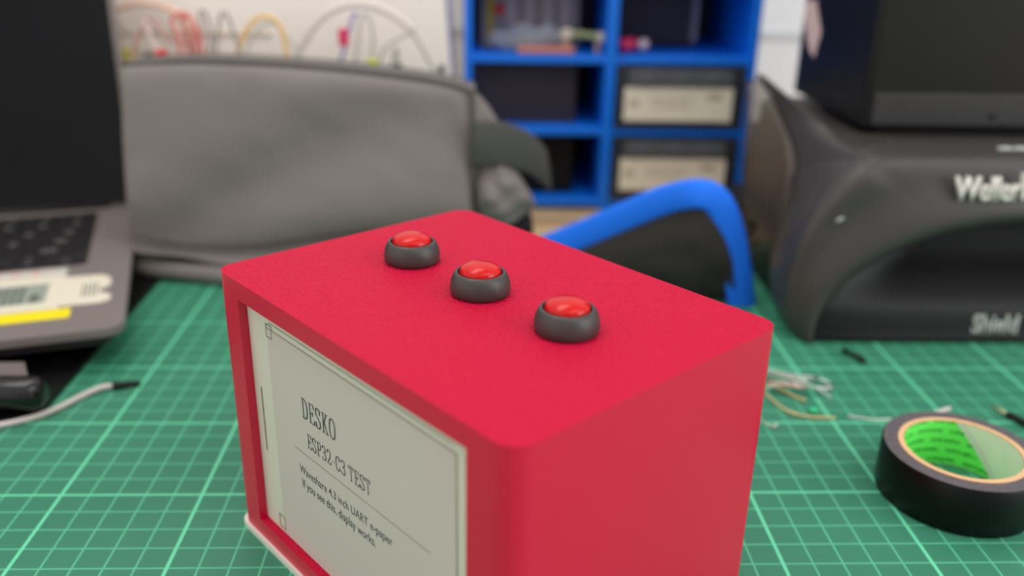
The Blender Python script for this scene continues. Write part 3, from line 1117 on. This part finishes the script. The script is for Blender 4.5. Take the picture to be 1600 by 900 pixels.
th = .55
bm = bmesh.new()
ob(bm, X0 - .1, X0 + .45, OY, OY + DEP, -.3, 21.4)
mesh_obj('side_panel', bm, M_['blue'], org)
bm = bmesh.new()
ob(bm, X1 - .55, X1, OY, OY + DEP, -.3, 21.4)
mesh_obj('side_panel', bm, M_['blue'], org)
bm = bmesh.new()
ob(bm, XM - .38, XM + .38, OY, OY + DEP, -.3, 21.4)
mesh_obj('divider', bm, M_['blue'], org)
for zz in (ZB, Z1, Z2, Z3, 21.2):
    bm = bmesh.new()
    ob(bm, X0 + .3, X1 - .4, OY + .1, OY + DEP, zz - th / 2, zz + th / 2)
    mesh_obj('shelf', bm, M_['blue'], org)
bm = bmesh.new()
ob(bm, X0, X1, OY + DEP, OY + DEP + .3, -.3, 21.4, 0)
mesh_obj('back_panel', bm, M_['cell'], org)
for z0 in (ZB, Z1, Z2):
    bm = bmesh.new()
    ob(bm, X0 + .5, XM - (.4 if z0 == Z2 else 2.2), OY + (8 if z0 == Z2 else 1.8), OY + (8.3 if z0 == Z2 else 12), z0 + .3, z0 + 4.8, 0)
    mesh_obj('dark_cell_fill', bm, M_['black'] if z0 == ZB else M_['cell'], org)  # dark boxes filling the cells, also standing in for their inner shade
# drawers
for z0, z1 in ((Z1, Z2), (ZB, Z1)):
    a, b, c, d = XM + .5, X1 - .75, z0 + .35, z1 - .35
    bm = bmesh.new()
    ob(bm, a, b, OY - .15, OY + .1, c, d, .05)
    ob(bm, a, a + .15, OY, OY + 10, c, d - .8, .03)
    ob(bm, b - .15, b, OY, OY + 10, c, d - .8, .03)
    ob(bm, a, b, OY, OY + 10, c, c + .15, .03)
    dr = mesh_obj('drawer', bm, M_['drawer'], org)
    dr['label'] = 'smoky see-through drawer with a white label'
    bm = bmesh.new()
    ob(bm, a + .8, b - .9, OY - .45, OY - .15, d - 1.35, d - .25, .12)
    for i in range(3):
        ob(bm, a + 1.6 + i * 2.3, a + 2.6 + i * 2.3, OY - .52, OY - .42, d - 1.2, d - .35, .05)
    mesh_obj('handle', bm, smoked('handle_grey', (120, 124, 130), .6, .4), dr)
    bm = bmesh.new()
    lo = c + .55 if z0 == Z1 else c + .75
    ob(bm, a + .55, b - .75, OY - .2, OY - .15, lo, lo + 2.35, 0)
    lb = mesh_obj('paper_label', bm, M_['label'], dr)
    bm = bmesh.new()
    for i, (u0, u1, v0, v1) in enumerate([(.35, .75, 1.0, 1.5), (.85, 1.05, 1.0, 1.5), (1.8, 5.2, 1.55, 1.65), (1.8, 4.6, 1.25, 1.33), (2.0, 4.9, .95, 1.03), (5.9, 6.9, 1.5, 1.9)]):
        ob(bm, a + .55 + u0, a + .55 + u1, OY - .215, OY - .2, lo + v0, lo + v1, 0)
    mesh_obj('label_print', bm, M_['label_ink'], dr)
    bm = bmesh.new()
    for i in range(10):
        xx = a + .5 + random.random() * 7.6
        yy = OY + .8 + random.random() * 5
        ob(bm, xx, xx + .5 + random.random(), yy, yy + 1, c + .15, c + .6 + random.random() * 1.4, .1)
    if z0 == ZB:
        mesh_obj('drawer_contents', bm, M_['pcb'], dr)
    else:
        mesh_obj('drawer_contents', bm, M_['cell'], dr)

# things in the open cells
zc = Z2 + th / 2 + .03
bm = bmesh.new()
bx(bm, 0, 7.2, 0, 3.0, 0, 4.6, .15)
o = mesh_obj('parts_case', bm, mat('case_grey', (128, 122, 124), .5))
o.location = V((10.0, 39.6, zc)) * S
tag(o, 'grey ribbed case with a yellow left edge in the top left organizer cell', 'case')
bm = bmesh.new()
bx(bm, 0.5, .95, -.12, 0, .1, 4.6, .03)
mesh_obj('yellow_edge', bm, mat('olive_yellow', (168, 148, 20), .5), o)
bm = bmesh.new()
for i in range(4):
    bx(bm, 1.9 + i * 1.3, 2.6 + i * 1.3, -.1, 0, 1.4, 4.0, .03)
mesh_obj('rib', bm, mat('light_rib', (160, 152, 160), .5), o)
bm = bmesh.new()
bmesh.ops.create_icosphere(bm, subdivisions=2, radius=.42)
for v in bm.verts:
    v.co = V((1.35 + v.co.x, -.1 + v.co.y * .2, 2.7 + v.co.z))
mesh_obj('red_dot', bm, mat('dot_red', (190, 30, 40), .5), o)
# clear bag
bm = bmesh.new()
bmesh.ops.create_icosphere(bm, subdivisions=4, radius=1)
for v in bm.verts:
    n_ = noise.noise(v.co * 2.2) * .35
    v.co = V((v.co.x * 2.6 * (1 + n_), v.co.y * 1.0, max(0, (v.co.z * .9 + .8) * (1 + n_)) + max(0, v.co.x) * .35))
o = mesh_obj('plastic_bag', bm, M_['clear'], smooth=True)
o.location = V((13.4, 37.6, zc)) * S
tag(o, 'crumpled clear plastic bag on the upper organizer shelf', 'plastic bag')
bm = bmesh.new()
bx(bm, -2.0, 2.0, -.7, .7, 0, .45, .15)
o = mesh_obj('parts_packet', bm, mat('salmon', (205, 130, 115), .6))
o.location = V((14.6, 36.9, zc)) * S
tag(o, 'flat salmon pink packet lying at the front of the upper organizer shelf', 'packet')
t = thing('wire_connector', 'short green-grey cable with pale ends on the upper organizer shelf', 'connector', (17.3, 37.2, zc))
bm = bmesh.new()
tube(bm, [(-1.2, 0, 1.3), (0, 0, 1.25), (1.1, 0, 1.1)], .25, 10)
mesh_obj('cable', bm, mat('sage', (158, 168, 118), .5), t, smooth=True)
bm = bmesh.new()
bx(bm, -1.6, -.9, -.3, .3, .95, 1.65, .12)
mesh_obj('connector', bm, M_['cream_st'], t)
bm = bmesh.new()
bx(bm, .9, 1.4, -.3, .3, .8, 1.45, .12)
mesh_obj('connector', bm, M_['cream_st'], t)
bm = bmesh.new()
bx(bm, -1.5, -1.1, -.15, .15, 0, 1.0, .05)
bx(bm, .8, 1.1, -.15, .15, 0, .85, .05)
mesh_obj('foot', bm, mat('beige', (190, 165, 135), .5), t)
o = tag(mesh_obj('magenta_tube', (lambda b: (tube(b, [(-.5, 0, .55), (.5, .3, .62)], .48, 14, False), b)[1])(bmesh.new()), M_['magenta'], smooth=True), 'small magenta plastic tube in the upper right organizer cell', 'tube')
o.location = V((20.4, 37.2, zc)) * S
bm = bmesh.new()
bmesh.ops.create_icosphere(bm, subdivisions=3, radius=.42)
o = mesh_obj('glass_bead', bm, mat('pearl', (215, 195, 205), .2), smooth=True)
o.location = V((21.55, 37.4, zc + .62)) * S
tag(o, 'pale glassy bead next to the magenta tube', 'bead')
bm = bmesh.new()
bx(bm, 0, 6.3, 0, 2, 0, 4.7, .3)
o = mesh_obj('dark_carton', bm, mat('plum_grey', (52, 46, 58), .5))
o.location = V((19.9, 41.5, zc)) * S
tag(o, 'dark plum coloured carton with a pale right edge in the upper right organizer cell', 'box')
bm = bmesh.new()
bx(bm, 5.9, 6.35, -.05, 0, .4, 4.7, 0)
mesh_obj('pale_edge', bm, mat('pale_edge', (150, 142, 148), .5), o)

# ---------------------------------------------------------------- cream box with jumper wires in front
cb = [atY(706, -40, 33.5), atY(742, 150, 33.5)]
slope = (cb[1].x - cb[0].x) / (cb[0].z - cb[1].z)
xb = cb[1].x + slope * (cb[1].z + .3)
bm = bmesh.new()
H = 21
v0 = [bm.verts.new(p) for p in ((-24, 33.5, -.3), (xb, 33.5, -.3), (xb, 42, -.3), (-24, 42, -.3))]
v1 = [bm.verts.new(p) for p in ((-24, 33.5, H), (xb - slope * (H + .3), 33.5, H), (xb - slope * (H + .3), 42, H), (-24, 42, H))]
# keep clear of the organizer side
for v in (v0[1], v0[2]):
    v.co.x = min(v.co.x, 8.75)
bm.faces.new(v0[::-1])
bm.faces.new(v1)
for i in range(4):
    bm.faces.new((v0[i], v0[(i + 1) % 4], v1[(i + 1) % 4], v1[i]))
bmesh.ops.bevel(bm, geom=bm.edges[:], offset=.15, segments=2, affect='EDGES')
crate = thing('cream_box', 'tall cream cardboard box with a slanting side behind the grey bag', 'box', (-5, 37, -.3))
for v in bm.verts:
    v.co -= V((-5, 37, -.3))
mesh_obj('carton', bm, M_['cream'], crate)
bm = bmesh.new()
zl = atY(250, 55, 32.4).z
bx(bm, -24 + 5, -3.6 + 5, 33.38 - 37, 33.5 - 37, zl - .12 + .3, zl + .12 + .3, .04)
mesh_obj('crease', bm, mat('crease', (200, 184, 168), .8), crate)

JW = [
    # points (px), radius, colour, label, end piece colour
    ([(122, 76), (140, 52), (160, 32), (185, 14), (225, 5), (268, 16), (298, 48), (306, 95)], .22, (226, 190, 170), 'pale peach jumper wire, the broad arch at far left above the bag', None),
    ([(284, 100), (280, 60), (268, 30), (292, 22), (312, 60), (318, 100)], .13, (222, 130, 122), 'coral jumper wire bunched left of the dark loops', None),
    ([(298, 100), (292, 55), (284, 30), (300, 34), (309, 98)], .11, (214, 100, 100), 'deeper red jumper wire standing within the coral bunch', None),
    ([(205, 110), (215, 60), (230, 30), (240, 34), (262, 60), (300, 70)], .12, (196, 150, 150), 'dusty rose jumper wire bending right above the red connector', None),
    ([(110, -8), (152, 30), (172, 55), (190, 75), (203, 100)], .10, (236, 220, 170), 'cream jumper wire ending in a yellow-green connector beside the laptop', (205, 212, 20)),
    ([(225, 30), (233, 55), (243, 75), (252, 100)], .10, (230, 205, 200), 'pale pink jumper wire ending in a bright red connector', (215, 20, 28)),
    ([(160, -10), (185, 30), (208, 60), (222, 90), (232, 110)], .10, (186, 176, 172), 'grey jumper wire slanting down from the top beside the laptop lid', None),
    ([(318, 105), (316, 50), (312, 20), (322, 22), (330, 60), (326, 105)], .09, (150, 142, 140), 'narrow grey jumper wire loop right of the coral bunch', None),
    ([(338, 105), (341, 50), (346, 22), (356, 26), (370, 65), (378, 105)], .09, (150, 146, 142), 'pointed dark grey jumper wire loop left of the orange arch', None),
    ([(372, 100), (380, 60), (395, 35), (415, 25), (436, 38), (446, 70), (450, 110)], .16, (236, 196, 130), 'orange jumper wire forming a small round arch', None),
    ([(386, 105), (392, 65), (408, 42), (430, 36), (452, 60), (464, 84), (468, 115)], .11, (200, 204, 196), 'pale grey-green jumper wire hugging the orange arch', None),
    ([(462, 115), (478, 60), (510, 22), (556, 6), (605, 18), (645, 48), (668, 85), (690, 135)], .24, (222, 213, 206), 'long light grey jumper wire making the largest arch', None),
    ([(528, 120), (536, 85), (545, 50), (553, 22), (559, 24)], .11, (150, 140, 190), 'violet jumper wire with a pink connector under the large arch', (214, 60, 100)),
    ([(556, 122), (560, 60), (566, 24), (576, 26), (583, 60), (582, 122)], .10, (190, 184, 176), 'narrow grey jumper wire with a yellow connector under the large arch', (206, 216, 40)),
    ([(590, 125), (597, 85), (615, 65), (640, 52), (650, 44)], .09, (180, 172, 166), 'short grey jumper wire leaning right into the large arch', None),
    ([(612, 128), (614, 95), (620, 76), (622, 125)], .09, (170, 168, 158), 'smallest grey-green jumper wire loop under the right of the large arch', None),
]
for i, (pp, r, c, lab, conn) in enumerate(JW):
    Yj = 32.4 if i in (0, 4, 6) else 28.2 + (i % 4) * .75
    P = [atY(x, y, Yj) for x, y in pp]
    b0 = V((P[-1].x, Yj, 0))
    t = thing('jumper_wire', lab, 'wire', tuple(b0), group='jumper wires behind the grey bag')
    # legs carry on down behind the bag to the boards on the desk
    if pp[-1][1] > 80:
        P = P + [V((P[-1].x, Yj, 5.0)), V((P[-1].x, Yj, 1.2))]
    if pp[0][1] > 80:
        P = [V((P[0].x, Yj, 1.2)), V((P[0].x, Yj, 5.0))] + P
    bm = bmesh.new()
    tube(bm, [p - b0 for p in P], r, 10)
    mesh_obj('wire', bm, mat('jumper_%d' % i, c, .55), t, smooth=True)
    if pp[-1][1] > 80:
        bm = bmesh.new()
        px_, py_ = pp[-1][0], 80 + (pp[-1][0] - 150) * .045
        q = atY(px_, py_, Yj)
        if conn:
            bx(bm, q.x - b0.x - .32, q.x - b0.x + .32, -.3, .3, q.z - 1.0, q.z + .25, .08)
            mesh_obj('connector', bm, mat('conn_%d' % i, conn, .4), t)
        else:
            bx(bm, q.x - b0.x - .2, q.x - b0.x + .2, -.2, .2, q.z - 1.6, q.z + .1, .05)
            mesh_obj('connector', bm, mat('conn_%d' % i, (58, 54, 54), .5), t)
    elif conn:
        bm = bmesh.new()
        q = atY(537, 58, Yj)
        bx(bm, q.x - b0.x - .3, q.x - b0.x + .3, -.25, .25, q.z - .5, q.z + .5, .08)
        mesh_obj('connector', bm, mat('conn_%d' % i, conn, .4), t)
# boards the wires stand in
bm = bmesh.new()
bx(bm, -10.9, 9.2, 27.6, 33.2, -.3, 1.0, .1)
tag(mesh_obj('breadboard', bm, M_['white_plastic']), 'white breadboard behind the grey bag, holding the jumper wires', 'breadboard')

# ---------------------------------------------------------------- fume hood (dark, right)
hood = thing('fume_extractor', 'dark grey moulded bench fume extractor with an arched mouth on the right', 'fume extractor', (39, 18, 0))
ho = V((39, 18, 0))
CX = 39.0


def mir(p):
    return V((2 * CX - p.x, p.y, p.z))


# columns of the front skin, from the outer left silhouette to the arch lip
sil = [(1236, 540, 15.4), (1214, 480, 16.0), (1207, 430, 16.6), (1213, 390, 17.2), (1226, 350, 17.8), (1238, 310, 18.4), (1243, 275, 19.2), (1262, 245, 19.8), (1300, 232, 19.5), (1338, 226, 18.0), (1372, 222, 17.4), (1420, 220, 17.2), (1480, 219, 17.2), (1570, 218, 17.2)]
sho = [(1240, 540, 13.6), (1226, 495, 13.75), (1225, 455, 13.9), (1234, 415, 14.0), (1250, 370, 14.05), (1274, 330, 14.1), (1299, 301, 14.1), (1318, 280, 14.15), (1340, 263, 14.15), (1362, 252, 14.2), (1385, 246, 14.2), (1430, 245, 14.2), (1490, 245, 14.2), (1570, 245, 14.2)]
mid = [(1252, 540, 12.95), (1246, 500, 13.05), (1250, 465, 13.15), (1262, 432, 13.25), (1283, 397, 13.35), (1312, 365, 13.45), (1340, 342, 13.5), (1365, 325, 13.5), (1392, 312, 13.5), (1420, 304, 13.5), (1448, 298, 13.5), (1490, 294, 13.5), (1540, 292, 13.5), (1590, 291, 13.5)]
lip = [(1266, 540, 12.65), (1270, 508, 12.7), (1280, 480, 12.75), (1296, 452, 12.8), (1320, 428, 12.85), (1350, 407, 12.9), (1384, 388, 12.9), (1418, 373, 12.9), (1452, 361, 12.9), (1486, 352, 12.9), (1520, 346, 12.9), (1554, 341, 12.9), (1590, 338, 12.9), (1625, 337, 12.9)]
inn = [(1270, 540, 13.3), (1277, 510, 13.4), (1289, 484, 13.5), (1307, 457, 13.6), (1331, 434, 13.7), (1361, 414, 13.8), (1394, 396, 13.8), (1427, 382, 13.8), (1460, 371, 13.8), (1492, 363, 13.8), (1525, 357, 13.8), (1557, 353, 13.8), (1590, 351, 13.8), (1625, 350, 13.8)]
grid = []
for row in zip(sil, sho, mid, lip, inn):
    grid.append([atY(*q) for q in row])
apex = []
for j in range(5):
    q = grid[-1][j].copy()
    q.x = CX
    apex.append(q)
grid[-1] = [g_.lerp(a_, .0) for g_, a_ in zip(grid[-1], apex)]
half = grid + [apex]
for r_ in half[:1]:
    for q in r_:
        q.z = 0.0


def shell_bm(rows, thick):
    bm = bmesh.new()
    grid_solid(bm, rows, thick)
    return bm


fine = resample([[p - ho for p in r] for r in half], 60, 22)
mirr = [[V((-p.x, p.y, p.z)) for p in r] for r in fine][::-1][1:]
full = fine + mirr
bm = bmesh.new()
grid_solid(bm, full, lambda p, u, v: V((0, .5 + 2.0 * u * (1 - u), -.02)))
mesh_obj('front_cowl', bm, M_['dark'], hood, smooth=True)

# recess inside the arch: concave panel, low lip carrying the word
prof = [(12.85, 0.0), (12.80, .25), (12.9, .55), (13.15, 1.6), (13.6, 2.1), (14.6, 2.8), (15.8, 3.8), (16.5, 5.2), (16.75, 6.8), (16.8, 8.0)]
rows = []
for yy, zz in prof:
    # half width of the arch mouth at this height
    hw = 12.4 if zz < 1.2 else 12.4 - max(0, (zz - 1.2)) * .9
    row = []
    for k in range(25):
        u = -1 + 2 * k / 24
        ed = max(0, abs(u) - .72) / .28
        row.append(V((CX + u * hw, yy - (yy - 13.0) * ed * .55, zz)) - ho)
    rows.append(row)
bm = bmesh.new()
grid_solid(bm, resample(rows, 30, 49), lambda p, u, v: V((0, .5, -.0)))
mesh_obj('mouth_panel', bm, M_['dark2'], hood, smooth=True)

# wing rising to the left rear, and its mirror partner
wr = [
    [(1207, 430, 16.7), (1240, 400, 15.4), (1262, 372, 14.3)],
    [(1238, 305, 18.6), (1268, 300, 16.2), (1302, 300, 14.15)],
    [(1243, 262, 19.8), (1290, 258, 17.0), (1345, 262, 14.2)],
    [(1236, 220, 21.5), (1284, 228, 18.4), (1345, 243, 15.0)],
    [(1222, 182, 23.2), (1262, 192, 20.8), (1308, 212, 18.6)],
    [(1203, 148, 24.9), (1228, 152, 23.2), (1256, 170, 21.6)],
    [(1181, 115, 26.6), (1190, 116, 26.2), (1200, 123, 25.8)],
]
for sgn in (1, -1):
    rows = resample([[atY(*q) - ho for q in r] for r in wr], 34, 12)
    if sgn < 0:
        rows = [[V((-p.x, p.y, p.z)) for p in r] for r in rows]
    bm = bmesh.new()
    grid_solid(bm, rows, lambda p, u, v: V((.45 * sgn, .35, -.35)))
    mesh_obj('side_wing', bm, M_['dark'], hood, smooth=True)
# top deck and rear body
bm = bmesh.new()
zt = atY(1480, 219, 17.2).z
rounded_slab(bm, 28.3 - ho.x, 49.7 - ho.x, 17.0 - ho.y, 31.5 - ho.y, 3.0, 9.05, 1.2, .35)
mesh_obj('top_deck', bm, M_['dark'], hood, smooth=False)
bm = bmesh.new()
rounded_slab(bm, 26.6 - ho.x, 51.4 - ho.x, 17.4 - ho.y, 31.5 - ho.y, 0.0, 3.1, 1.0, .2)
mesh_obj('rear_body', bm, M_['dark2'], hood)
# smoked visor panel on the left
vz = [
    [(1166, 128, 26.0), (1184, 122, 26.2)],
    [(1164, 190, 25.0), (1222, 186, 23.4)],
    [(1160, 250, 24.0), (1238, 235, 21.0)],
    [(1162, 320, 23.0), (1240, 300, 18.9)],
    [(1176, 392, 22.0), (1212, 395, 17.4)],
]
for sgn in (1, -1):
    rows = resample([[atY(*q) - ho for q in r] for r in vz], 16, 6)
    if sgn < 0:
        rows = [[V((-p.x, p.y, p.z)) for p in r] for r in rows]
    bm = bmesh.new()
    grid_solid(bm, rows, lambda p, u, v: V((.12 * sgn, .1, 0)))
    o = mesh_obj('visor', bm, M_['smoke'], hood, smooth=True)
    o['label'] = 'smoky see-through side visor'


# lettering: Weller | and Shield
def letter_at(s, x0, x1, y_top, y_bot, Y, m, name, bold, shear, lean=0.0):
    bm = text_bm(s, 1.0, bold, shear)
    a = atY(x0, y_bot, Y)
    b = atY(x1, y_bot, Y)
    t_ = atY(x0, y_top, Y)
    fit_bm(bm, a.x, b.x, a.z, t_.z)
    for v in bm.verts:
        v.co.y = Y + (v.co.z - a.z) * lean
        v.co -= ho
    r = bmesh.ops.extrude_face_region(bm, geom=bm.faces[:])
    for v in [g for g in r['geom'] if isinstance(g, bmesh.types.BMVert)]:
        v.co.y += .25
    return mesh_obj(name, bm, m, hood)


letter_at('Weller', 1491, 1594, 278, 314, 12.95, M_['print'], 'brand_lettering', .01, .0, .12)['label'] = 'bold white lettering'
bm = bmesh.new()
a = atY(1597, 312, 12.95) - ho
bx(bm, a.x - .02, a.x + .16, a.y, a.y + .3, a.z, a.z + 1.25, .02)
for v in bm.verts:
    v.co.x -= (v.co.z - a.z) * .12
mesh_obj('bar_mark', bm, M_['print'], hood)
letter_at('Shield', 1517, 1591, 494, 522, 12.86, M_['print2'], 'model_lettering', .035, .1, .22)['label'] = 'grey lettering'
# small silver marks on the top deck front
bm = bmesh.new()
for xx in (1570, 1594, 1618):
    a = atY(xx, 233, 15.2) - ho
    bmesh.ops.create_icosphere(bm, subdivisions=2, radius=.34, matrix=Matrix.Translation(a) @ Matrix.Diagonal((1.3, .6, .45, 1)))
mesh_obj('silver_mark', bm, M_['print2'], hood, smooth=True)
bm = bmesh.new()
a = atY(1312, 343, 13.35) - ho
bmesh.ops.create_icosphere(bm, subdivisions=2, radius=.17, matrix=Matrix.Translation(a) @ Matrix.Rotation(-.5, 4, 'Y') @ Matrix.Diagonal((1.4, .5, .5, 1)))
mesh_obj('painted_glint', bm, M_['print2'], hood, smooth=True)  # pale blob painting a glint of light on the cowl

# ---------------------------------------------------------------- black box standing on the hood
bb = thing('black_appliance', 'tall black box with a pinkish sticker on its side, standing on the fume extractor', 'appliance', (39, 25, 9.07))
bo = V((39, 25, 9.07))
BXL = 30.56
bm = bmesh.new()
rounded_slab(bm, BXL - bo.x, 47.4 - bo.x, 20.0 - bo.y, 31.4 - bo.y, .45, 16.5, .35, .12)
mesh_obj('housing', bm, mat('satin_black', (15, 14, 16), .42, spec=.3), bb)
bm = bmesh.new()
bx(bm, BXL + .5 - bo.x, 47.0 - bo.x, 19.93 - bo.y, 20.1 - bo.y, .55, 2.25, .05)
mesh_obj('lower_band', bm, mat('band_grey', (48, 47, 47), .45), bb)
bm = bmesh.new()
bx(bm, BXL + 1.2 - bo.x, 46.4 - bo.x, 21 - bo.y, 28.6 - bo.y, 0, .5, 0)
mesh_obj('foot', bm, M_['black'], bb)
bm = bmesh.new()
a = atY(1551, 183, 19.9) - bo
tube(bm, [V((a.x, -5.12, a.z)), V((a.x, -4.9, a.z))], .16, 14, False)
mesh_obj('indicator', bm, M_['black'], bb)
bm = bmesh.new()
pts = [(31.29, 15.09), (29.4, 15.31), (27.78, 13.59), (28.34, 12.0), (29.45, 12.44), (30.96, 14.03)]
lo = [bm.verts.new((BXL - .02 - bo.x, min(y, 31.2) - bo.y, z - bo.z)) for y, z in pts]
hi = [bm.verts.new((BXL + .01 - bo.x, min(y, 31.2) - bo.y, z - bo.z)) for y, z in pts]
bm.faces.new(lo)
bm.faces.new(hi[::-1])
for i in range(6):
    bm.faces.new((lo[i], lo[(i + 1) % 6], hi[(i + 1) % 6], hi[i]))
mesh_obj('sticker', bm, mat('pink_sticker', (226, 196, 192), .5), bb)['label'] = 'pale pink worn sticker'

# cardboard box and dark adapter on the desk behind the visor
a0, a1 = atY(1160, 262, 34), atY(1262, 262, 34)
ad = thing('cardboard_box', 'brown cardboard box seen through the smoky visor beside the organizer', 'box', (33.4, 36, -.3))
bm = bmesh.new()
bx(bm, 29.9 - 33.4, a1.x - 33.4, 34 - 36, 39.5 - 36, 0, a0.z + .3, .12)
mesh_obj('carton', bm, mat('brown_card', (172, 142, 104), .8, mottle=(20, (150, 122, 90))), ad)
bm = bmesh.new()
bx(bm, 29.9 - 33.4, a1.x - 33.4, 33.97 - 36, 34.0 - 36, a0.z * .45, a0.z * .45 + .5, 0)
mesh_obj('packing_tape', bm, mat('packing_tape', (190, 166, 130), .4), ad)
z1 = a0.z + .02
z2 = atY(1200, 204, 34.5).z
ad = thing('power_adapter', 'dark block with a white plug on top of the brown cardboard box', 'adapter', (32.6, 36.5, z1))
bm = bmesh.new()
bx(bm, -2.6, 3.4, -2.0, 1.6, 0, z2 - z1, .2)
mesh_obj('block', bm, mat('adapter_dark', (36, 36, 44), .5), ad)
bm = bmesh.new()
tube(bm, [(-2.3, -2.3, 1.7), (-1.7, -2.35, .6)], .33, 12, False)
mesh_obj('glint', bm, M_['print'], ad, smooth=True)  # white tube modelling a glint of light beside the block
